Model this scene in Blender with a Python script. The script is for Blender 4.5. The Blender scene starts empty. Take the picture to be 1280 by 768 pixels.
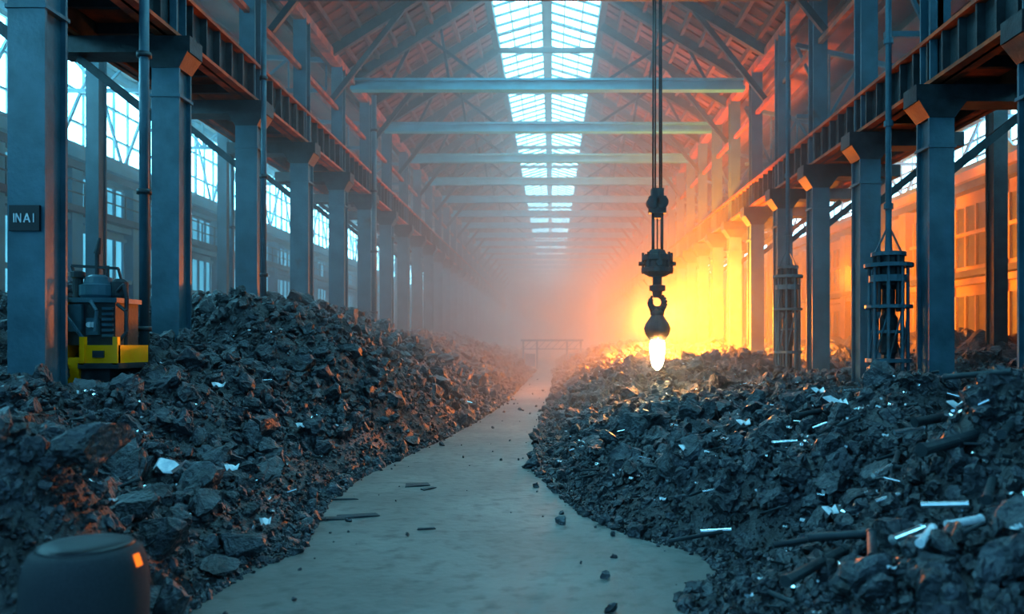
import bpy, bmesh, math, random
import numpy as np
from mathutils import Vector, Matrix
random.seed(7); rng=np.random.default_rng(11)
sc=bpy.context.scene
CH=2.0   # camera height

# ---------------------------------------------------------------- materials
def mat(name, c1, c2=None, rough=.6, metal=0., scale=3., bump=0., bscale=20., detail=6, mixpos=(.35,.65), spec=.5, c3=None, c3scale=1.2, c3pos=(.55,.7)):
    m=bpy.data.materials.new(name); m.use_nodes=True; nt=m.node_tree; b=nt.nodes['Principled BSDF']
    b.inputs['Roughness'].default_value=rough; b.inputs['Metallic'].default_value=metal
    b.inputs['Specular IOR Level'].default_value=spec
    g=nt.nodes.new('ShaderNodeNewGeometry')
    col=None
    if c2:
        n=nt.nodes.new('ShaderNodeTexNoise'); n.inputs['Scale'].default_value=scale; n.inputs['Detail'].default_value=detail
        nt.links.new(g.outputs['Position'],n.inputs['Vector'])
        r=nt.nodes.new('ShaderNodeValToRGB'); r.color_ramp.elements[0].position=mixpos[0]; r.color_ramp.elements[1].position=mixpos[1]
        r.color_ramp.elements[0].color=(*c1,1); r.color_ramp.elements[1].color=(*c2,1)
        nt.links.new(n.outputs['Fac'],r.inputs['Fac']); col=r.outputs['Color']
        if c3:
            n3=nt.nodes.new('ShaderNodeTexNoise'); n3.inputs['Scale'].default_value=c3scale; n3.inputs['Detail'].default_value=8
            nt.links.new(g.outputs['Position'],n3.inputs['Vector'])
            mr=nt.nodes.new('ShaderNodeMapRange'); mr.inputs[1].default_value=c3pos[0]; mr.inputs[2].default_value=c3pos[1]
            nt.links.new(n3.outputs['Fac'],mr.inputs[0])
            mx=nt.nodes.new('ShaderNodeMix'); mx.data_type='RGBA'
            nt.links.new(mr.outputs[0],mx.inputs[0]); nt.links.new(col,mx.inputs[6]); mx.inputs[7].default_value=(*c3,1)
            col=mx.outputs[2]
        nt.links.new(col,b.inputs['Base Color'])
    else: b.inputs['Base Color'].default_value=(*c1,1)
    if bump:
        n2=nt.nodes.new('ShaderNodeTexNoise'); n2.inputs['Scale'].default_value=bscale; n2.inputs['Detail'].default_value=8
        nt.links.new(g.outputs['Position'],n2.inputs['Vector'])
        bp=nt.nodes.new('ShaderNodeBump'); bp.inputs['Strength'].default_value=bump; bp.inputs['Distance'].default_value=.05
        nt.links.new(n2.outputs['Fac'],bp.inputs['Height']); nt.links.new(bp.outputs[0],b.inputs['Normal'])
    return m
def emat(name,c,s,c2=None):
    m=bpy.data.materials.new(name); m.use_nodes=True; nt=m.node_tree; nt.nodes.clear()
    o=nt.nodes.new('ShaderNodeOutputMaterial'); e=nt.nodes.new('ShaderNodeEmission')
    e.inputs[0].default_value=(*c,1); e.inputs[1].default_value=s
    if c2:
        g=nt.nodes.new('ShaderNodeNewGeometry'); n=nt.nodes.new('ShaderNodeTexNoise'); n.inputs['Scale'].default_value=.9; n.inputs['Detail'].default_value=4
        nt.links.new(g.outputs['Position'],n.inputs['Vector'])
        r=nt.nodes.new('ShaderNodeValToRGB'); r.color_ramp.elements[0].position=.4; r.color_ramp.elements[1].position=.6
        r.color_ramp.elements[0].color=(*c2,1); r.color_ramp.elements[1].color=(*c,1)
        nt.links.new(n.outputs['Fac'],r.inputs[0]); nt.links.new(r.outputs[0],e.inputs[0])
    nt.links.new(e.outputs[0],o.inputs[0]); return m

M_steel=mat('painted_steel',(.038,.11,.145),(.068,.165,.215),rough=.42,scale=2,bump=.15,bscale=14,c3=(.08,.05,.035),c3scale=1.3,c3pos=(.66,.78))
M_tie_lit=mat('tie_steel_cyan_lit',(.04,.36,.46),(.07,.46,.58),rough=.4,scale=2)  # lighter steel copy for the ties, cyan daylight put into its base colour
M_dark=mat('dark_steel',(.020,.034,.042),(.04,.062,.072),rough=.5,scale=4,bump=.15)
M_rust=mat('rusty_steel',(.55,.11,.03),(.18,.06,.04),rough=.65,scale=2.5,bump=.2)
M_roof=mat('roof_sheet',(.15,.058,.035),(.23,.09,.05),rough=.8,scale=1.0)
M_wood=mat('roof_timber',(.20,.075,.04),(.09,.045,.03),rough=.7,scale=2)
M_wall=mat('wall_plaster',(.05,.27,.38),(.08,.36,.50),rough=.85,scale=.8,bump=.2,bscale=6,c3=(.05,.16,.21),c3scale=.4)
M_wallr=mat('wall_brick',(.24,.16,.11),(.33,.22,.14),rough=.85,scale=.8,bump=.2,bscale=6,c3=(.12,.08,.06),c3scale=.4)
M_glass=emat('skylight_glazing',(.30,.84,1.0),8.2,(.20,.70,.95))
M_glassL=emat('clerestory_glazing',(.28,.78,1.0),14,(.12,.52,.74))
M_glassD=emat('frosted_glazing',(.10,.42,.60),1.7,(.06,.30,.44))
M_conc=mat('concrete_floor',(.165,.155,.145),(.235,.225,.21),rough=.5,scale=.7,bump=.2,bscale=9,detail=12,c3=(.115,.11,.105),c3scale=5,c3pos=(.50,.72))
M_slag=mat('slag',(.009,.013,.017),(.036,.046,.056),rough=.45,scale=5,bump=.9,bscale=16,detail=10,c3=(.045,.034,.030),c3scale=1.1,c3pos=(.62,.76),spec=.7)
M_rock=mat('slag_rock',(.011,.017,.022),(.080,.10,.118),rough=.36,scale=5,bump=.8,bscale=24,detail=10,c3=(.065,.045,.04),c3scale=1.7,c3pos=(.64,.76),spec=.8)
M_brown=mat('brown_rock',(.26,.09,.045),(.08,.035,.03),rough=.7,scale=5,bump=.7,bscale=15)
M_shiny=mat('bare_metal',(.7,.85,.92),(.9,.97,1.0),rough=.25,metal=.85,scale=8)
M_pale=mat('pale_scrap',(.55,.68,.75),(.9,.96,1.0),rough=.3,scale=14)
M_yel=mat('yellow_paint',(1.0,.46,.0),(1.0,.40,.0),rough=.35,scale=5,bump=.1)
M_black=mat('black_plastic',(.012,.016,.022),rough=.4)
M_blackf=mat('black_fabric',(.02,.028,.036),(.03,.04,.05),rough=.7,scale=90,bump=.3,bscale=200)
M_oglow=emat('indicator_glow',(1,.22,.03),1.3)
M_hot=emat('molten_metal',(1,.72,.34),60)

# ---------------------------------------------------------------- mesh builder
class MB:
    def __init__(s): s.v=[]; s.f=[]; s.m=[]
    def add(s,vs,fs,m=0):
        o=len(s.v); s.v+= [tuple(v) for v in vs]; s.f+=[tuple(i+o for i in f) for f in fs]; s.m+=[m]*len(fs)
    def box(s,x0,x1,y0,y1,z0,z1,m=0):
        vs=[(x,y,z) for z in (z0,z1) for y in (y0,y1) for x in (x0,x1)]
        s.add(vs,[(0,2,3,1),(4,5,7,6),(0,1,5,4),(2,6,7,3),(0,4,6,2),(1,3,7,5)],m)
    def cbox(s,x,y,z,a,b,c,m=0): s.box(x-a/2,x+a/2,y-b/2,y+b/2,z-c/2,z+c/2,m)
    def beam(s,p0,p1,w,h,m=0):
        p0=Vector(p0);p1=Vector(p1);d=(p1-p0).normalized()
        up=Vector((0,0,1)) if abs(d.z)<.95 else Vector((0,1,0))
        a=d.cross(up).normalized()*w/2; b=d.cross(a).normalized()*h/2
        vs=[p+i*a+j*b for p in (p0,p1) for j in (-1,1) for i in (-1,1)]
        s.add(vs,[(0,2,3,1),(4,5,7,6),(0,1,5,4),(2,6,7,3),(0,4,6,2),(1,3,7,5)],m)
    def cyl(s,p0,p1,r0,r1=None,n=12,m=0):
        r1=r0 if r1 is None else r1
        p0=Vector(p0);p1=Vector(p1);d=(p1-p0).normalized()
        up=Vector((0,0,1)) if abs(d.z)<.95 else Vector((0,1,0))
        a=d.cross(up).normalized(); b=d.cross(a).normalized()
        vs=[]
        for p,r in((p0,r0),(p1,r1)):
            for i in range(n):
                t=2*math.pi*i/n; vs.append(p+(a*math.cos(t)+b*math.sin(t))*r)
        fs=[(i,(i+1)%n,n+(i+1)%n,n+i) for i in range(n)]+[tuple(range(n))[::-1],tuple(range(n,2*n))]
        s.add(vs,fs,m)
    def lathe(s,x,y,prof,n=24,m=0):
        vs=[];k=len(prof)
        for r,z in prof:
            for i in range(n):
                t=2*math.pi*i/n; vs.append((x+r*math.cos(t),y+r*math.sin(t),z))
        fs=[(j*n+i,j*n+(i+1)%n,(j+1)*n+(i+1)%n,(j+1)*n+i) for j in range(k-1) for i in range(n)]
        fs+=[tuple(range(n))[::-1],tuple(range((k-1)*n,k*n))]
        s.add(vs,fs,m)
    def tube(s,pts,r,n=8,m=0):
        for a,b in zip(pts[:-1],pts[1:]): s.cyl(a,b,r,r,n,m)
    def mesh(s,name,mats):
        me=bpy.data.meshes.new(name); me.from_pydata(s.v,[],s.f)
        for k in mats: me.materials.append(k)
        me.polygons.foreach_set('material_index',s.m); me.update(); return me
    def obj(s,name,mats,loc=(0,0,0),smooth=False):
        me=s.mesh(name,mats); o=bpy.data.objects.new(name,me); sc.collection.objects.link(o); o.location=loc
        if smooth: me.shade_auto_smooth(angle=math.radians(40)) if hasattr(me,'shade_auto_smooth') else me.shade_smooth()
        return o
def inst(name,me,loc,rot=0):
    o=bpy.data.objects.new(name,me); sc.collection.objects.link(o); o.location=loc; o.rotation_euler[2]=rot; return o

# ---------------------------------------------------------------- numpy noise
G=rng.random((256,256))
def vnoise(x,y,sc_):
    x=x/sc_+37.3; y=y/sc_+91.7
    xi=np.floor(x).astype(int); yi=np.floor(y).astype(int); fx=x-xi; fy=y-yi
    fx=fx*fx*(3-2*fx); fy=fy*fy*(3-2*fy)
    a=G[xi&255,yi&255];b=G[(xi+1)&255,yi&255];c=G[xi&255,(yi+1)&255];d=G[(xi+1)&255,(yi+1)&255]
    return (a*(1-fx)+b*fx)*(1-fy)+(c*(1-fx)+d*fx)*fy
def rough(x,y):
    return .50*(vnoise(x,y,1.9)-.5)+.46*(vnoise(x+5,y,.85)-.5)+.24*(np.abs(vnoise(x,y+9,.45)-.5)*2-.4)+.08*(np.abs(vnoise(x+3,y,.2)-.5)*2-.4)+.03*(vnoise(x,y,.1)-.5)
def edgeL(y): return np.interp(y,[2,5.9,7.0,7.7,10,11.8,14,17.4,21,27,50,100],[-3.1,-3.0,-2.95,-2.7,-3.1,-3.15,-2.9,-2.5,-2.2,-1.9,-1.6,-1.6])
def edgeR(y): return np.interp(y,[2,5.5,6.3,7,7.6,8.3,9.5,12.5,16,20,25,40,100],[1.5,1.25,1.3,1.75,1.7,1.1,.6,.0,-.05,.0,.15,.4,.4])
def hL(x,y):
    e=edgeL(y)+ .35*(vnoise(x*0,y,1.3)-.5)+.25*(vnoise(x*0,y,.5)-.5)
    d=e-x; D=np.interp(y,[3,8,14,17,22,30,100],[4.2,4.0,3.6,3.8,4.4,4.8,5.0])
    H=np.interp(y,[3,5,8,10.9,14.7,16.5,20,22.3,26,30,36,50,60,100],[1.0,1.1,1.35,1.6,2.3,2.85,2.95,2.85,2.45,2.05,2.15,2.2,2.0,1.7])
    t=np.clip(d/D,-.2,1); f=np.where(t>0,np.sin(np.clip(t,0,1)*math.pi/2)**.95,t)
    h=H*f*.97
    h=h+1.2*np.exp(-(((x+3.75)/.68)**2+((y-5.6)/.75)**2))
    h=h-.5*np.exp(-(((x+6.5)/.8)**2+((y-11.2)/.8)**2))
    amp=np.clip(d/.8,0,1)
    return np.where(d>0,h+rough(x,y)*amp*np.clip(.55+h*.25,.5,1.1)+.02,d*.5-.02)
def hR(x,y):
    e=edgeR(y)+ .35*(vnoise(x*0+4,y,1.3)-.5)+.25*(vnoise(x*0+4,y,.5)-.5)
    d=x-e; D=np.interp(y,[3,8,14,22,30,100],[3.2,4.0,5.0,5.5,5.0,5.0])
    H=np.interp(y,[3,8,12,14,20,26,32,45,60,100],[1.4,1.35,1.0,.9,.95,1.35,1.65,1.75,1.65,1.5])
    t=np.clip(d/D,-.2,1); f=np.where(t>0,np.sin(np.clip(t,0,1)*math.pi/2)**.9,t)
    h=H*f+np.clip((x-7.8)/2.5,0,1)*np.interp(y,[3,12,20,30,40],[.2,.9,1.0,.4,.1])
    h=h+.45*np.exp(-(((x-3.9)/1.0)**2+((y-6.4)/1.0)**2))
    amp=np.clip(d/.8,0,1)
    return np.where(d>0,h+rough(x+50,y)*amp*np.clip(.5+h*.3,.45,1.0)+.02,d*.5-.02)

def arr_mesh(name,V,F,mats,mi=None,smooth=False):
    me=bpy.data.meshes.new(name); n=F.shape[1]
    me.vertices.add(len(V)); me.vertices.foreach_set('co',V.astype(np.float32).ravel())
    me.loops.add(F.size); me.loops.foreach_set('vertex_index',F.astype(np.int32).ravel())
    me.polygons.add(len(F)); me.polygons.foreach_set('loop_start',np.arange(0,F.size,n,dtype=np.int32))
    for k in mats: me.materials.append(k)
    if mi is not None: me.polygons.foreach_set('material_index',mi.astype(np.int32))
    me.polygons.foreach_set('use_smooth',np.full(len(F),smooth))
    me.update(calc_edges=True); me.validate()
    return me

# rock templates
def template(sub,seed,cuts=11):
    bm=bmesh.new(); bmesh.ops.create_icosphere(bm,subdivisions=sub,radius=1)
    V=np.array([v.co[:] for v in bm.verts]); F=np.array([[v.index for v in f.verts] for f in bm.faces]); bm.free()
    r=np.random.default_rng(seed)
    for k in range(cuts):
        n=r.normal(size=3); n/=np.linalg.norm(n); c=r.uniform(.4,.8)
        dd=V@n-c; V=V-np.outer(np.clip(dd,0,None),n)
    V*= (1+(.13 if sub<3 else .07 if sub<4 else .03)*r.normal(size=(len(V),1)))*np.array([r.uniform(.7,1.3),r.uniform(.6,1.1),r.uniform(.5,.95)])
    return V,F
T1=[template(1,i+50,4) for i in range(12)]; T2=[template(2,i) for i in range(14)]; T3=[template(3,100+i) for i in range(8)]
def randrot(n):
    q=rng.normal(size=(n,4)); q/=np.linalg.norm(q,axis=1)[:,None]; w,x,y,z=q.T
    return np.stack([1-2*(y*y+z*z),2*(x*y-z*w),2*(x*z+y*w),2*(x*y+z*w),1-2*(x*x+z*z),2*(y*z-x*w),2*(x*z-y*w),2*(y*z+x*w),1-2*(x*x+y*y)],1).reshape(n,3,3)
def rocks(P,S,T):
    R=randrot(len(P)); Vs=[];Fs=[];o=0; k=rng.integers(0,len(T),len(P))
    for ti in range(len(T)):
        idx=np.where(k==ti)[0]
        if not len(idx): continue
        V,F=T[ti]
        A=np.einsum('nij,vj->nvi',R[idx],V)*S[idx][:,None,None]+P[idx][:,None,:]
        Fa=F[None]+ (np.arange(len(idx))*len(V))[:,None,None]+o
        Vs.append(A.reshape(-1,3)); Fs.append(Fa.reshape(-1,3)); o+=len(idx)*len(V)
    return np.concatenate(Vs),np.concatenate(Fs)

def make_pile(name,hf,x0,x1,nx,side):
    ys=[3.0]
    while ys[-1]<100: ys.append(ys[-1]+max(.045,ys[-1]*.0065))
    ys=np.array(ys); xs=np.linspace(x0,x1,nx)
    X,Y=np.meshgrid(xs,ys); jit=(x1-x0)/nx*.35
    X=X+rng.uniform(-jit,jit,X.shape); Z=hf(X,Y)
    V=np.stack([X,Y,Z],-1).reshape(-1,3); ny=len(ys)
    i=np.arange(ny*nx).reshape(ny,nx); F=np.stack([i[:-1,:-1],i[:-1,1:],i[1:,1:],i[1:,:-1]],-1).reshape(-1,4)
    keep=(Z.reshape(-1)[F]>-.04).any(1); F=F[keep]
    T=np.concatenate([F[:,[0,1,2]],F[:,[0,2,3]]])
    n=56000
    y=np.exp(rng.uniform(math.log(4.0),math.log(60),n)); 
    e=edgeL(y) if side<0 else edgeR(y)
    u=rng.random(n)**1.5*10 -.3
    x=e+side*u
    z=hf(x,y); z=np.where(u<.15,np.maximum(z,0.0),z)
    s=np.exp(rng.normal(-3.3,.68,n))*(.7+.04*y)*np.where(u<.5,.5,1)
    s=np.clip(s,.014,.34)
    ok=(z>-.02)
    P=np.stack([x,y,z+s*.3],-1)[ok]; s=s[ok]
    q=s/P[:,1]; small=q<.0045; big=q>.013; mid=~small&~big
    parts=[(V,T)]
    for msk,TT in ((small,T1),(mid,T2),(big,T3)):
        if msk.any(): parts.append(rocks(P[msk],s[msk],TT))
    VV=[];FF=[];mi=[];o=0
    for k,(a,b_) in enumerate(parts):
        VV.append(a);FF.append(b_+o);mi.append(np.full(len(b_),min(k,1)));o+=len(a)
    me=arr_mesh(name,np.concatenate(VV),np.concatenate(FF),[M_slag,M_rock],np.concatenate(mi))
    o=bpy.data.objects.new(name,me); sc.collection.objects.link(o); return o
make_pile('slag_heap',hL,-15.6,-1.2,230,-1)
make_pile('slag_heap.001',hR,-.9,13.6,230,1)

def boulder(loc,s,m,seed,sub=4,scale=(1,1,1)):
    V,F=template(sub,seed,16); V=V*s*np.array(scale)+np.array(loc)
    o=bpy.data.objects.new('boulder',arr_mesh('boulder',V,F,[m])); sc.collection.objects.link(o)
def b(x,y,s,m,seed,up=0,scale=(1,1,1)):
    boulder((x,y,float(hL(np.array([x]),np.array([y]))[0])+s*.25+up),s,m,seed,4,scale)
b(-3.1,5.2,.36,M_brown,301,.3,(.75,.8,1.25)); b(-3.95,5.5,.38,M_rock,302,.05); b(-3.3,5.75,.3,M_rock,303,.35)
b(-3.6,4.9,.34,M_rock,304); b(-2.95,5.4,.3,M_rock,305); b(-2.9,5.9,.28,M_rock,306,.1); b(-4.2,5.2,.3,M_rock,307)
b(-3.1,6.4,.3,M_rock,309,.1); b(-2.85,7.3,.26,M_rock,310); b(-3.5,6.6,.3,M_rock,311,.1); b(-2.8,6.8,.2,M_rock,312); b(-3.3,7.6,.25,M_rock,313)

n=380; y=np.exp(rng.uniform(math.log(5.2),math.log(45),n)); eL=edgeL(y); eR=edgeR(y)
sd=rng.random(n)<.5; off=rng.exponential(.28,n); x=np.where(sd,eL+off,eR-off); s=np.exp(rng.normal(-3.9,.5,n))*(.8+.03*y)
P=np.stack([x,y,s*.35],-1); P=np.concatenate([P,[[.44,5.95,.035],[-2.0,6.2,.02],[-1.5,8.3,.02],[-.1,9.2,.015]]]); s=np.concatenate([s,[.055,.03,.035,.02]])
V,F=rocks(P,s,T3); o=bpy.data.objects.new('slag_crumbs',arr_mesh('slag_crumbs',V,F,[M_rock])); sc.collection.objects.link(o)

# ---------------------------------------------------------------- scrap metal
mb=MB()
def hpt(x,y):
    f=hL if x<-1 else hR
    return max(0.0,float(f(np.array([x]),np.array([y]))[0]))
def scrap_tube(x,y,L,r,az,el=.1,m=0,up=.04):
    z=hpt(x,y)+up; d=Vector((math.cos(az)*math.cos(el),math.sin(az)*math.cos(el),math.sin(el)))*L/2
    p=Vector((x,y,z+r)); mb.cyl(p-d,p+d,r,r,14,m)
    if r>.02: mb.cyl(p-d*1.01,p-d*.9,r*1.15,r*1.15,14,m); mb.cyl(p+d*.9,p+d*1.01,r*1.15,r*1.15,14,m)
def scrap_plate(x,y,a,bb,az,m=0,up=.1,tilt=.4):
    z=hpt(x,y)+up; R=Matrix.Rotation(az,3,'Z')@Matrix.Rotation(tilt,3,'X')
    vs=[]
    for i in range(5):
        for j in (0,1):
            vs.append(Vector((x,y,z))+R@Vector(((i/4-.5)*a*(1 if j else .7),(j-.5)*bb*(1-.4*(i%2)),.12*a*math.sin(i*1.7))))
    vs2=[v+Vector((0,-.004,.008)) for v in vs]
    fs=[(2*i,2*i+1,2*i+3,2*i+2) for i in range(4)]
    mb.add(vs,[f[::-1] for f in fs],m); mb.add(vs2,fs,m)
for k in range(1300):
    side=random.choice((-1,1,1)); yy=math.exp(random.uniform(math.log(4.5),math.log(34)))
    xx=(float(edgeL(yy)) if side<0 else float(edgeR(yy)))+side*random.uniform(.1,5.2)
    m=random.choice((0,0,1,1,2)); 
    if random.random()<.3: scrap_tube(xx,yy,random.uniform(.06,.26)*(1+yy*.02),random.uniform(.007,.02),random.uniform(-.9,.9),random.uniform(-.3,.5),random.choice((0,2,2,2)),.08)
    else: scrap_plate(xx,yy,random.uniform(.015,.08)*(1+yy*.03),random.uniform(.012,.045),random.uniform(-.8,.8),m,tilt=random.uniform(0,1.1))
scrap_plate(-3.6,7.5,.42,.15,-.5,1,.34,.7)
for (x,y,L,r,az,m) in [(2.35,5.15,.26,.026,.35,1),(2.2,4.95,.30,.026,.55,0),(2.5,4.85,.24,.028,.2,1),(2.75,5.6,.30,.025,-.5,0),(2.9,5.3,.5,.03,1.0,2),(1.75,5.3,.7,.035,.7,2),
                     (1.35,7.55,.55,.02,.2,2),(1.6,7.8,.3,.018,-.3,0),(3.1,7.2,.5,.025,1.1,2),(3.35,7.5,.32,.022,.2,0),(3.0,9.0,.6,.03,.4,2),(2.05,5.6,.5,.03,-.2,2),(3.3,5.8,.45,.03,.9,2),(2.0,5.0,.45,.03,1.2,2),
                     (2.6,6.3,.35,.018,.8,0),(1.9,6.0,.5,.022,.1,2),(3.4,6.4,.5,.025,-.8,2),(2.8,8.1,.6,.02,.9,2),(4.0,8.0,.5,.025,.2,2),(1.6,9.2,.5,.018,.6,2),(2.2,4.7,.3,.024,.9,1),(3.0,6.0,.7,.045,.5,2),(3.5,7.0,.8,.04,.3,2)]:
    scrap_tube(x,y,L,r,az,.12,m,.16)
for (x,y,a) in [(3.3,9.3,.34),(3.1,8.6,.2),(2.4,10,.2),(3.5,10.5,.2),(2.6,7.0,.18),(2.3,6.6,.14),(3.5,6.9,.2),(2.9,6.1,.16),(1.5,9.0,.14),(-3.6,9,.16),(-4.2,10.2,.2),(-4.6,8.5,.2),(-5,12,.2),(-3.9,12.5,.2),(-2.9,8.1,.12)]: scrap_plate(x,y,a,.09,.4,1,.2,.7)
mb.obj('scrap_metal',[M_shiny,M_pale,M_dark])
mb=MB()
for (x,y,a,bb,r) in [(-2.25,9.25,.5,.2,.3),(-2.55,9.1,.4,.16,.1),(-2.85,10.2,.75,.04,.15),(-1.9,11.3,.35,.3,.2),(-1.7,11.0,.25,.1,.9),(-1.35,8.6,.2,.04,.2)]:
    c,s_=math.cos(r),math.sin(r); pts=[(-.5,-.5),(.1,-.42),(.5,-.3),(.42,.3),(.05,.5),(-.45,.35)]
    lo=[(x+c*px*a-s_*py*bb,y+s_*px*a+c*py*bb,.004) for px,py in pts]; hi=[(p[0],p[1],.012+.01*(i%2)) for i,p in enumerate(lo)]
    k=6; mb.add(lo+hi,[tuple(range(k))[::-1],tuple(range(k,2*k))]+[(i,(i+1)%k,k+(i+1)%k,k+i) for i in range(k)])
mb.obj('sheet_scrap',[M_dark])

# ---------------------------------------------------------------- shell
YE=118.
XL,XR=-16.,14.
mb=MB(); mb.box(XL-.5,XR+.5,-6,YE+.5,-.3,0); mb.obj('floor',[M_conc])
mb=MB()
mb.box(XL-.4,XL,-6,YE,0,8.2,0); mb.box(XL-.4,XL,-6,YE,11.6,12.0,0)
yy=-4.
while yy<YE:
    mb.box(XL,XL+.35,yy-.3,yy+.3,0,8.2,0); yy+=3.8
for z,dx,h,m in [(8.0,.7,.35,0),(7.75,.45,.25,2),(6.3,.55,.22,2),(6.05,.3,.2,0),(4.2,.3,.15,0)]: mb.box(XL,XL+dx,-6,YE,z,z+h,m)
yy=-4.
while yy<YE:
    mb.box(XL+.02,XL+.06,yy+.5,yy+3.3,.8,5.8,1); mb.box(XL+.02,XL+.06,yy+.5,yy+3.3,6.6,7.6,1)
    for t in (.5,1.2,1.9,2.6,3.2):
        mb.box(XL+.05,XL+.14,yy+t,yy+t+.1,.8,5.8,0); mb.box(XL+.05,XL+.14,yy+t,yy+t+.1,6.6,7.6,0)
    for z in (.75,2.4,5.75): mb.box(XL+.05,XL+.16,yy+.4,yy+3.4,z,z+.12,0)
    yy+=3.8
yy=-4.
while yy<YE:
    mb.box(XL+.5,XL+.55,yy,yy+.05,6.5,7.3,2); yy+=1.27
mb.box(XL+.5,XL+.55,-6,YE,7.3,7.35,2); mb.box(XL+.5,XL+.55,-6,YE,6.9,6.94,2)
mb.obj('wall_left',[M_wall,M_glassD,M_dark])
def glazing(name,x,sgn,z0,z1,gm):
    mb=MB(); mb.box(x-.08,x-.02,-6,YE,z0,z1,0) if sgn>0 else mb.box(x+.02,x+.08,-6,YE,z0,z1,0)
    yy=-6.
    i=0
    while yy<YE:
        w=.05 if i%4 else .14
        mb.box(x-.02,x+.06,yy,yy+w,z0,z1,1); yy+=.95; i+=1
    for k in range(4):
        z=z0+(z1-z0)*k/3; mb.box(x-.03,x+.07,-6,YE,z-.04,z+.04,1)
    xx=x+sgn*.35; yy=-6.+sgn
    while yy<YE-4:
        mb.beam((xx,yy,z0),(xx,yy+1.9,z1),.07,.10,1); mb.beam((xx,yy+3.8,z0),(xx,yy+1.9,z1),.07,.10,1); yy+=3.8
    mb.box(xx-.05,xx+.05,-6,YE,z0+.1,z0+.25,1); mb.box(xx-.05,xx+.05,-6,YE,z1-.25,z1-.1,1)
    return mb.obj(name,[gm,M_steel])
glazing('window_1',XL,1,8.35,11.6,M_glassL)
mb=MB()
mb.box(XR,XR+.4,-6,YE,0,7.4,0); mb.box(XR,XR+.4,-6,YE,9.3,9.6,0)
for z,dx,h,m in [(7.3,.6,.3,0),(7.05,.4,.25,1),(4.2,.45,.2,1),(3.95,.3,.2,0),(5.6,.2,.12,0)]: mb.box(XR-dx,XR,-6,YE,z,z+h,m)
yy=-4.
while yy<YE:
    mb.box(XR-.35,XR,yy-.3,yy+.3,0,7.4,0)
    mb.box(XR-.06,XR-.02,yy+.7,yy+2.7,4.6,6.6,1); mb.box(XR-.06,XR-.02,yy+.7,yy+2.7,1.2,3.6,1)
    for t in (.7,1.35,2.0,2.65):
        mb.box(XR-.14,XR-.05,yy+t,yy+t+.1,4.6,6.6,0); mb.box(XR-.14,XR-.05,yy+t,yy+t+.1,1.2,3.6,0)
    yy+=3.2
mb.obj('wall_right',[M_wallr,M_dark])
glazing('window_2',XR,-1,7.6,9.3,M_glassL)
mb=MB(); mb.box(XL,XR,YE,YE+.4,0,16); mb.obj('wall_back',[M_wall])

LX,RX=-7.0,6.8
CX=-.2; RZ=14.5; EZ=11.3; HW=2.1
mb=MB()
def slab(x0,z0,x1,z1,t=.1,m=0,ya=-6,yb=YE):
    vs=[(x0,ya,z0),(x1,ya,z1),(x1,yb,z1),(x0,yb,z0)]; vs+= [(a,b_,c+t) for a,b_,c in vs]
    mb.add(vs,[(0,3,2,1),(4,5,6,7),(0,1,5,4),(1,2,6,5),(2,3,7,6),(3,0,4,7)],m)
slab(LX-.4,EZ+.0,CX-HW,RZ); slab(CX+HW,RZ,RX+.4,EZ)
slab(XL-.4,12.0,LX-.4,EZ+.3); slab(RX+.4,EZ-.2,XR+.4,9.6)
for k in range(9):
    t=k/8
    for (xa,za,xb,zb) in [(LX-.3,EZ,CX-HW,RZ),(RX+.3,EZ,CX+HW,RZ)]:
        x=xa+(xb-xa)*t; z=za+(zb-za)*t; mb.box(x-.06,x+.06,-6,YE,z-.2,z,1)
for k in range(8):
    t=(k+.5)/8
    x=XL+(LX-.4-XL)*t; z=12+(EZ+.3-12)*t; mb.box(x-.06,x+.06,-6,YE,z-.2,z,1)
    x=RX+.4+(XR-RX)*t; z=EZ-.2+(9.6-EZ+.2)*t; mb.box(x-.06,x+.06,-6,YE,z-.2,z,1)
yy=-5.
while yy<YE:
    mb.beam((LX-.3,yy,EZ-.03),(CX-HW,yy,RZ-.03),.05,.06,0); mb.beam((RX+.3,yy,EZ-.03),(CX+HW,yy,RZ-.03),.05,.06,0); yy+=.55
mb.obj('ceiling',[M_roof,M_wood])
# skylight
mb=MB()
def pane(x0,z0,x1,z1):
    mb.add([(x0,4,z0),(x1,4,z1),(x1,YE,z1),(x0,YE,z0)],[(0,3,2,1)],0)
pane(CX-HW,RZ+.12,CX,RZ+.75); pane(CX,RZ+.75,CX+HW,RZ+.12)
mb.box(CX-.2,CX+.2,-6,YE,RZ+.35,RZ+.7,1)
for sx in (-1,1):
    mb.box(CX+sx*HW-.12,CX+sx*HW+.12,-6,YE,RZ-.25,RZ+.2,2)
    for t in (.33,.66):
        x=CX+sx*HW*t; z=RZ+.75-.63*t; mb.box(x-.02,x+.02,-6,YE,z-.1,z-.02,1)
yy=5.;i=0
while yy<YE:
    w=.07 if i%6 else .16
    for sx in (-1,1): mb.beam((CX,yy,RZ+.68),(CX+sx*HW,yy,RZ+.05),w,.08,1)
    yy+=.92;i+=1
mb.obj('window_3',[M_glass,M_steel,M_dark])

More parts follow.
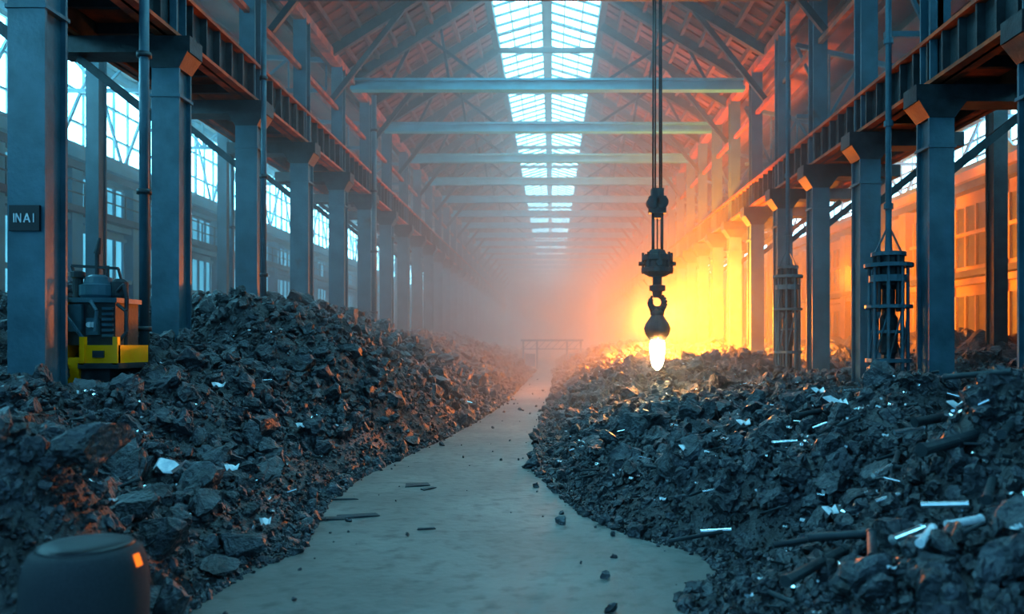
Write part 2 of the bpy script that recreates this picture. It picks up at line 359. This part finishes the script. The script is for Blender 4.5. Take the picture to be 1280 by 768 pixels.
# roof trusses
mb=MB()
TZ=11.2
mb.box(LX,RX-.1,-.18,.18,TZ-.05,TZ+.02); mb.box(LX,RX-.1,-.18,.18,TZ-.38,TZ-.27); mb.box(LX,RX-.1,-.06,.06,TZ-.3,TZ)
def zr(x): return EZ+(RZ-EZ)*((x-LX)/(CX-HW-LX) if x<CX else (RX-x)/(RX-CX-HW))-.3
mb.beam((LX,0,EZ-.1),(CX-HW,0,RZ-.3),.2,.3,1); mb.beam((RX,0,EZ-.1),(CX+HW,0,RZ-.3),.2,.3,1)
mb.beam((CX-HW,0,RZ-.25),(CX+HW,0,RZ-.25),.14,.2,1)
for a,b_ in [(-5.6,-5.0),(-3.6,-3.9),(5.4,4.8),(3.4,3.7),(CX-HW,-4.4),(CX+HW,4.2)]: mb.beam((a,.12,TZ),(b_,.12,zr(b_)),.09,.1,1)
trm=mb.mesh('roof_truss',[M_tie_lit,M_dark])
for k in range(17): inst('roof_truss',trm,(0,27.9+5.5*k,0))
mb=MB()
mb.beam((LX,0,EZ-.15),(CX-HW,0,RZ-.35),.16,.3); mb.beam((RX,0,EZ-.15),(CX+HW,0,RZ-.35),.16,.3)
mb.beam((LX+.1,0,EZ-1.6),(LX+2.4,0,zr(LX+2.4)),.12,.16); mb.beam((RX-.1,0,EZ-1.6),(RX-2.4,0,zr(RX-2.4)),.12,.16)
rf=mb.mesh('roof_rafter',[M_dark])
for k in range(20): inst('roof_rafter',rf,(0,8.65+5.5*k,0))

# columns
def ihcol(mb,z0,z1,wx,wy,t=.05,m=0):
    mb.box(-wx/2,wx/2,-wy/2,-wy/2+t,z0,z1,m); mb.box(-wx/2,wx/2,wy/2-t,wy/2,z0,z1,m); mb.box(-wx*.36,wx*.36,-wy/2+.01,wy/2-.01,z0,z1,m)
def colmesh(gz,out,wx):
    mb=MB()
    ihcol(mb,-.05,gz-.35,wx,.5)
    mb.cbox(0,0,gz-1.1,wx+.05,.54,.05,0)
    for z0,z1,wa,wb in [(gz-.6,gz-.3,wx,.86)]:
        vs=[(-wa/2,-.26,z0),(wa/2,-.26,z0),(wa/2,.26,z0),(-wa/2,.26,z0),(-wb/2,-.3,z1),(wb/2,-.3,z1),(wb/2,.3,z1),(-wb/2,.3,z1)]
        mb.add(vs,[(0,3,2,1),(4,5,6,7),(0,1,5,4),(1,2,6,5),(2,3,7,6),(3,0,4,7)],1)
    x0,x1=sorted((-out*.45,out*2.0))
    mb.box(x0,x1,-.26,.26,gz-.32,gz-.02,1)
    mb.beam((out*.25,0,gz-1.5),(out*1.7,0,gz-.35),.12,.14,1)
    top=EZ-.25
    mb.box(-.18,.18,-.2,-.16,gz,top,0); mb.box(-.18,.18,.16,.2,gz,top,0); mb.box(-.05,.05,-.2,.2,gz,top,0)
    return mb.mesh('steel_column',[M_steel,M_dark])
GL=7.6; GR=6.55
ml=colmesh(GL,-1,.50); mr=colmesh(GR,1,.44)
y=10.9-3.83
while y<YE-2:
    inst('steel_column',ml,(LX,y,0)); y+=3.83
y=14.2-3.13*2
while y<YE-2:
    inst('steel_column',mr,(RX,y,0)); y+=3.13
def girder(name,x,gz,h,out,stiff):
    mb=MB()
    mb.box(x-.2,x+.2,-4,YE-.5,gz,gz+.07,2); mb.box(x-.2,x+.2,-4,YE-.5,gz+h-.07,gz+h,2); mb.box(x-.03,x+.03,-4,YE-.5,gz,gz+h,1)
    yy=-4
    while yy<YE-1: mb.box(x-.16,x+.16,yy,yy+.05,gz+.05,gz+h-.05,1); yy+=stiff
    mb.box(x-.05,x+.05,-4,YE-.5,gz+h,gz+h+.12,2)
    xo=x+out*1.7
    mb.box(xo-.14,xo+.14,-4,YE-.5,gz,gz+.05,2); mb.box(xo-.03,xo+.03,-4,YE-.5,gz,gz+.6,1); mb.box(xo-.14,xo+.14,-4,YE-.5,gz+.55,gz+.6,1)
    a,b_=sorted((x+out*.22,xo-out*.05))
    mb.box(a,b_,-4,YE-.5,gz+.5,gz+.55,2)
    yy=-4
    while yy<YE-1: mb.box(a,b_,yy,yy+.1,gz+.3,gz+.5,1); yy+=1.2
    for z in (1.1,.6): mb.box(xo-.02,xo+.02,-4,YE-.5,gz+.6+z-.02,gz+.6+z+.02,1)
    yy=-4
    while yy<YE-1: mb.box(xo-.02,xo+.02,yy,yy+.04,gz+.6,gz+1.7,1); yy+=1.9
    mb.obj(name,[M_steel,M_dark,M_rust])
girder('crane_girder',LX,GL,.9,-1,.62)
girder('crane_girder.001',RX,GR,.85,1,.55)
for nm,x in (('eaves_beam',LX),('eaves_beam.001',RX)):
    mb=MB(); mb.box(x-.15,x+.15,-4,YE-.5,EZ-.3,EZ-.02); mb.box(x-.06,x+.06,-4,YE-.5,9.6,9.72); mb.obj(nm,[M_rust])
mb=MB(); ihcol(mb,-.05,11.5,.32,.36); ma=mb.mesh('aisle_column',[M_steel])
mb=MB(); ihcol(mb,-.05,9.9,.32,.36); mb.box(-.4,.4,-.2,.2,8.0,8.2); mar=mb.mesh('aisle_column',[M_dark])
for k in range(14): inst('aisle_column',ma,(-11.2,12+7.66*k,0))
for k in range(15): inst('aisle_column',mar,(10.2,12.1+6.26*k,0))
def aisle_truss(name,x0,x1,zb,zt0,zt1):
    mb=MB(); mb.beam((x0,0,zb),(x1,0,zb),.12,.12)
    mb.beam((x0,0,zt0),(x1,0,zt1),.12,.14)
    n=7
    for i in range(n):
        a=x0+(x1-x0)*i/n; c=x0+(x1-x0)*(i+1)/n; za=zt0+(zt1-zt0)*i/n; zc=zt0+(zt1-zt0)*(i+1)/n
        if i%2: mb.beam((a,0,zb),(c,0,zc),.07,.08)
        else: mb.beam((a,0,za),(c,0,zb),.07,.08)
        mb.beam((c,0,zb),(c,0,zc),.05,.06)
    return mb.mesh(name,[M_steel])
tl=aisle_truss('aisle_truss',XL,LX-.4,10.3,11.7,11.3); tr=aisle_truss('aisle_truss',RX+.4,XR,8.7,10.8,9.3)
for k in range(14): inst('aisle_truss',tl,(0,10.9+7.66*k,0))
for k in range(18): inst('aisle_truss',tr,(0,11.07+6.26*k,0))

def pipe(x,y,z0,z1,r,m=M_steel):
    mb=MB(); mb.cyl((x,y,z0),(x,y,z1),r,r,14,0)
    z=z0+1.2
    while z<z1: mb.cyl((x,y,z),(x,y,z+.08),r*1.5,r*1.5,14,1); z+=2.2
    mb.obj('service_pipe',[m,M_dark],smooth=True)
pipe(-6.55,12.85,1.0,11.0,.075); pipe(-6.45,17.9,2.3,11.0,.06); pipe(-6.45,29.,1.9,11.,.09); pipe(-10.1,20.,0,10.5,.07); pipe(-10.0,25.,0,10.5,.07)

# number plate on first column
mb=MB(); mb.box(-.2,.2,-.295,-.25,3.5,3.84,0)
def stroke(x0,z0,x1,z1): mb.beam((x0,-.298,z0),(x1,-.298,z1),.012,.016,1)
zb,zt=3.61,3.73
for cx,ls in [(-.13,'I'),(-.07,'N'),(.04,'A'),(.13,'I')]:
    if ls=='I': stroke(cx,zb,cx,zt)
    if ls=='N': stroke(cx-.03,zb,cx-.03,zt); stroke(cx+.03,zb,cx+.03,zt); stroke(cx-.03,zt,cx+.03,zb)
    if ls=='A': stroke(cx-.04,zb,cx,zt); stroke(cx+.04,zb,cx,zt); stroke(cx-.02,zb+.04,cx+.02,zb+.04)
mb.obj('number_plate',[M_black,M_pale],(LX,10.9,0))

# ---------------------------------------------------------------- cage towers on the right
def tower(x,y,z0,z1,r,ptop):
    mb=MB(); H=z1-z0
    mb.lathe(0,0,[(r*1.15,z0-.5),(r*1.15,z0),(r*1.1,z0+.05)],16,1)
    for zz,rr,th in [(z0+.25*H,1.05,.07),(z0+.45*H,.8,.05),(z0+.62*H,1.08,.06),(z0+.8*H,.9,.12),(z0+.9*H,1.12,.07),(z1-.06,.8,.07)]:
        mb.lathe(0,0,[(r*rr*.6,zz),(r*rr,zz),(r*rr,zz+th),(r*rr*.6,zz+th)],16,0)
    for i in range(8):
        t=2*math.pi*(i+.5)/8; c,s_=math.cos(t),math.sin(t)
        mb.cyl((r*.85*c,r*.85*s_,z0),(r*.85*c,r*.85*s_,z0+.9*H),.035,.03,8,0)
        mb.cyl((r*.6*c,r*.6*s_,z0+.6*H),(r*.6*c,r*.6*s_,z1),.045,.045,8,1)
    for i in range(8):
        t=2*math.pi*(i+.5)/8; t2=t+math.pi/4
        mb.cyl((r*.85*math.cos(t),r*.85*math.sin(t),z0+.27*H),(r*.85*math.cos(t2),r*.85*math.sin(t2),z0+.6*H),.018,.018,6,0)
    mb.lathe(0,0,[(r*.3,z0-.3),(r*.3,z0+.3*H),(r*.42,z0+.32*H),(r*.42,z0+.55*H),(r*.3,z0+.58*H),(r*.3,z0+.75*H),(r*.5,z0+.78*H),(r*.5,z1)],14,1)
    mb.cyl((0,0,z1-.2),(0,0,z1+.35),r*.2,r*.15,12,0)
    mb.cyl((0,0,z1+.3),(0,0,ptop),.055,.055,10,0)
    for zz in np.arange(z1+.8,ptop,1.5): mb.cyl((0,0,zz),(0,0,zz+.1),.085,.085,10,0)
    for s_ in(-1,1): mb.beam((0,0,z1+.5),(s_*r*.7,0,z1-.05),.03,.03,0)
    mb.obj('lattice_tower',[M_steel,M_dark],(x,y,0),smooth=False)
tower(6.12,14.55,1.0,3.65,.38,10.9)
tower(6.1,20.7,1.0,4.0,.34,10.9)

# ---------------------------------------------------------------- yellow machine on left pile
mx,my,mz=-6.86,12.1,1.68
mb=MB()
mb.box(-.62,.42,-.45,.45,-1.0,.08,2)
mb.box(.05,.6,-.55,.3,.02,.30,0)
mb.box(.03,.62,-.58,.32,-.04,.04,2); mb.box(.24,.40,-.58,-.55,.12,.22,2)
mb.box(.05,.12,-.58,-.5,.02,.42,0); mb.box(.53,.6,-.58,-.5,.02,.42,0)
mb.box(-.62,-.30,-.5,.35,-.3,.95,0)
mb.box(-.66,-.26,-.53,.38,.90,1.0,0); mb.box(-.54,-.40,-.53,-.5,.15,.75,2)
mb.box(-.36,-.0,-.5,-.2,-.3,.12,0)
mb.box(-.28,.42,-.3,.35,.3,.95,2)
mb.box(-.24,-.05,-.36,-.3,.5,.9,1); mb.box(.02,.2,-.36,-.3,.45,.7,1)
mb.box(-.3,.46,-.34,.38,.93,1.0,1)
for i in range(6): mb.box(.24,.4,-.34,-.3,.42+.08*i,.46+.08*i,1)
mb.lathe(.0,0,[(.22,1.0),(.26,1.05),(.26,1.2),(.2,1.22),(.18,1.32),(.1,1.36)],18,1)
mb.lathe(.32,0,[(.10,1.0),(.12,1.05),(.12,1.25),(.06,1.3)],12,2)
mb.lathe(-.28,-.05,[(.07,.95),(.07,1.3),(.1,1.32),(.1,1.4),(.05,1.42)],12,2)
mb.cyl((-.02,0,1.3),(-.02,0,1.7),.03,.03,8,2); mb.cyl((-.02,0,1.68),(.02,0,1.92),.05,.02,8,2)
mb.cyl((.14,0,1.2),(.14,0,1.5),.025,.025,8,2); mb.beam((-.4,0,1.5),(.3,0,1.46),.04,.04,2)
mb.beam((-.4,0,1.5),(-.28,0,1.0),.03,.03,2); mb.beam((.3,0,1.46),(.42,0,1.0),.03,.03,2)
mb.tube([(.4,-.2,1.1),(.52,-.25,1.2),(.56,-.25,1.0),(.55,-.25,.3)],.03,8,2)
mb.tube([(-.3,-.38,.9),(-.2,-.44,.7),(-.05,-.44,.5),(.05,-.4,.34)],.025,8,1)
mb.tube([(.1,-.38,.95),(.22,-.44,.8),(.2,-.44,.5)],.025,8,1)
mb.tube([(.45,-.3,.9),(.6,-.35,.8),(.62,-.35,.5),(.5,-.4,.32)],.025,8,2)
for a in (.08,.14): mb.cyl((a,-.36,.6),(a,-.4,.6),.04,.04,12,3)
mb.obj('yellow_pump_machine',[M_yel,M_steel,M_dark,M_pale],(mx,my,mz))

# ---------------------------------------------------------------- hoist with molten ladle
hx,hy=2.5,19.
E=bpy.data.objects.new('crane_hoist',None); sc.collection.objects.link(E); E.location=(hx,hy,0)
def part(mb,name,mats,smooth=True):
    o=mb.obj(name,mats,smooth=smooth); o.parent=E; return o
mb=MB()
for dx,dy in ((-.11,-.06),(-.04,.06),(.05,-.06),(.11,.06)): mb.cyl((dx,dy,5.5),(dx*.9,dy,10.9),.02,.02,8,0)
part(mb,'cables',[M_black])
mb=MB(); mb.box(-.2,.2,-.1,.1,5.1,5.5,0); mb.box(-.14,.14,-.13,.13,5.45,5.68,0)
mb.cyl((-.1,-.15,5.35),(-.1,.15,5.35),.15,.15,18,0); mb.cyl((.1,-.15,5.35),(.1,.15,5.35),.15,.15,18,0)
mb.box(-.08,.08,-.08,.08,4.98,5.12,0)
part(mb,'upper_block',[M_dark],False)
mb=MB()
for dx in(-.1,.11): mb.cyl((dx,0,4.1),(dx,0,5.1),.035,.035,10,0)
mb.cyl((0,0,4.1),(0,0,5.1),.015,.015,8,0)
part(mb,'rods',[M_dark])
mb=MB()
mb.lathe(0,0,[(.12,4.24),(.18,4.22),(.22,4.12),(.34,4.1),(.36,4.05),(.36,3.98),(.3,3.96),(.3,3.82),(.38,3.8),(.38,3.7),(.3,3.66),(.2,3.6),(.1,3.58)],20,0)
for i in range(8):
    t=math.pi/4*i; mb.cyl((.34*math.cos(t),.34*math.sin(t),3.66),(.34*math.cos(t),.34*math.sin(t),4.16),.03,.03,8,0)
mb.cyl((.0,-.42,3.9),(0,.42,3.9),.07,.07,12,0); mb.cyl((-.44,0,3.9),(.44,0,3.9),.05,.05,12,0)
mb.lathe(0,0,[(.11,3.6),(.11,3.4),(.19,3.38),(.19,3.26),(.12,3.24),(.1,3.1)],14,0)
part(mb,'swivel_block',[M_dark],False)
mb=MB()
pts=[];
for i in range(15):
    a=math.radians(80-i*(290/14)); pts.append((.17*math.cos(a),0,2.98+.17*math.sin(a)))
for i in range(14):
    r0=.055+.03*math.sin(math.pi*i/14); mb.cyl(pts[i],pts[i+1],r0,.055+.03*math.sin(math.pi*(i+1)/14),10,0)
mb.cyl((0,0,3.3),pts[0],.08,.06,10,0)
mb.cyl((-.02,0,2.86),(0,0,2.68),.06,.08,10,0); mb.cyl((-.16,0,2.72),(.16,0,2.72),.045,.045,10,0)
for s_ in(-1,1): mb.tube([(s_*.13,0,2.72),(s_*.2,0,2.95),(s_*.12,0,3.14)],.03,8,0)
part(mb,'hook',[M_dark])
mb=MB()
n=6
for i in range(n):
    t0=2*math.pi*i/n
    prof=[(.08,2.76),(.17,2.64),(.28,2.48),(.32,2.36),(.28,2.22),(.18,2.08)]
    vs=[];w=.97*math.pi/n
    for dr in (0,.035):
        for r,z in prof:
            for q in (-1,-.5,0,.5,1):
                rr=(r-dr)*(1-.10*q*q); t=t0+q*w; vs.append((rr*math.cos(t),rr*math.sin(t),z))
    fs=[]
    for j in range(5):
        for q in range(4): fs.append((j*5+q,j*5+q+1,(j+1)*5+q+1,(j+1)*5+q)); fs.append((30+(j+1)*5+q,30+(j+1)*5+q+1,30+j*5+q+1,30+j*5+q))
    fs+=[(25+q,26+q,56+q,55+q) for q in range(4)]
    mb.add(vs,fs,0)
mb.lathe(0,0,[(.1,2.8),(.14,2.76),(.14,2.68),(.08,2.62)],14,0)
part(mb,'grab_bucket',[M_dark])
mb=MB(); mb.lathe(0,0,[(.02,2.16),(.14,2.12),(.18,2.0),(.175,1.8),(.155,1.6),(.11,1.46),(.03,1.38)],20,0)
part(mb,'molten_pour',[M_hot])
mb=MB(); mb.box(LX+.2,RX-.2,18.4,18.6,10.4,11.0,0); mb.box(LX+.2,RX-.2,19.4,19.6,10.4,11.0,0); mb.box(hx-.7,hx+.7,18.4,19.6,10.85,11.2,0)
mb.obj('crane_bridge',[M_dark])

# ---------------------------------------------------------------- far gantry frame
mb=MB()
for x in (-2.3,-1.2,1.2,2.3): mb.box(x-.07,x+.07,-.1,.1,-.05,2.3,0)
mb.box(-2.5,2.5,-.12,.12,2.2,2.35,0); mb.box(-2.5,2.5,-.1,.1,1.55,1.62,0)
for x in (-1.75,1.75): mb.box(x-.4,x+.4,-.06,.06,.2,1.2,0)
for i in range(8): mb.beam((-2.3+i*.575,0,1.6),(-2.3+(i+1)*.575,0,2.2),.04,.04,0)
mb.obj('gantry_gate',[M_wall],(0,64,0))

# ---------------------------------------------------------------- foreground canister
cx,cy=-2.33,4.0
mb=MB()
mb.lathe(0,0,[(.20,.01),(.235,.03),(.255,.2),(.275,.45),(.288,.7),(.286,.82),(.272,.91),(.25,.965),(.222,.99),(.215,.985)],48,0)
mb.lathe(0,0,[(.222,.98),(.215,1.0),(.19,1.008),(.12,1.012),(.02,1.013)],48,1)
o=mb.obj('black_canister',[M_blackf,M_black,M_oglow],(cx,cy,0),smooth=True)
mb=MB(); 
vs=[];nn=5
for i in range(nn+1):
    t=math.radians(-10+i*2.2)
    for r,z in ((.258,.955),(.279,.895)): vs.append(((r+.004)*math.cos(t),(r+.004)*math.sin(t),z))
mb.add(vs,[(2*i,2*i+1,2*i+3,2*i+2) for i in range(nn)],0)
ol=mb.obj('indicator_light',[M_oglow]); ol.parent=o

# ---------------------------------------------------------------- haze
def haze(y0,y1,dens,col,an):
    mb=MB(); mb.box(XL+.01,XR-.01,y0,y1,.0,15.6); hz=mb.obj('haze',[])
    m=bpy.data.materials.new('haze'); m.use_nodes=True; nt=m.node_tree; nt.nodes.clear()
    o=nt.nodes.new('ShaderNodeOutputMaterial'); v=nt.nodes.new('ShaderNodeVolumeScatter'); v.inputs['Color'].default_value=(*col,1); v.inputs['Density'].default_value=dens; v.inputs['Anisotropy'].default_value=an
    nt.links.new(v.outputs[0],o.inputs['Volume']); hz.data.materials.append(m)
haze(15.5,YE-.01,.025,(.93,.97,1),.15)

# ---------------------------------------------------------------- lights
def point(name,loc,e,c,r):
    l=bpy.data.lights.new(name,'POINT'); l.energy=e; l.color=c; l.shadow_soft_size=r
    o=bpy.data.objects.new(name,l); sc.collection.objects.link(o); o.location=loc
point('molten_light',(2.5,18.95,1.7),2600,(1,.24,.02),.15)
def spot(name,loc,tgt,e,c,ang,r,blend=.6):
    l=bpy.data.lights.new(name,'SPOT'); l.energy=e; l.color=c; l.shadow_soft_size=r; l.spot_size=math.radians(ang); l.spot_blend=blend
    o=bpy.data.objects.new(name,l); sc.collection.objects.link(o); o.location=loc
    o.rotation_euler=(Vector(tgt)-Vector(loc)).to_track_quat('-Z','Y').to_euler()
spot('furnace_light',(3.8,27,2.9),(9,30,3.3),25000,(1,.25,.016),174,.4,.9)
point('furnace_light.002',(4.2,34,3.0),7000,(1,.23,.016),.5)
spot('aisle_fill_light',(8.6,24,4.0),(14,24,4.2),3200,(1,.25,.02),160,.4,.5)  # added fill lamp, no source modelled, turns the right aisle wall orange
w=bpy.data.worlds.new('w'); sc.world=w; w.use_nodes=True
w.node_tree.nodes['Background'].inputs[0].default_value=(.14,.43,.68,1); w.node_tree.nodes['Background'].inputs[1].default_value=1.8

# ---------------------------------------------------------------- camera
c=bpy.data.cameras.new('camera'); co=bpy.data.objects.new('camera',c); sc.collection.objects.link(co); sc.camera=co
co.location=(0,0,CH); co.rotation_euler=(math.radians(90),0,0)
c.sensor_width=36; c.lens=36*1000/1280; c.shift_x=-50/1280; c.shift_y=46/1280
c.clip_end=400; c.dof.use_dof=True; c.dof.focus_distance=12; c.dof.aperture_fstop=1.2
sc.view_settings.view_transform='Standard'
try: sc.view_settings.look='Medium High Contrast'
except Exception as ex: print(ex)
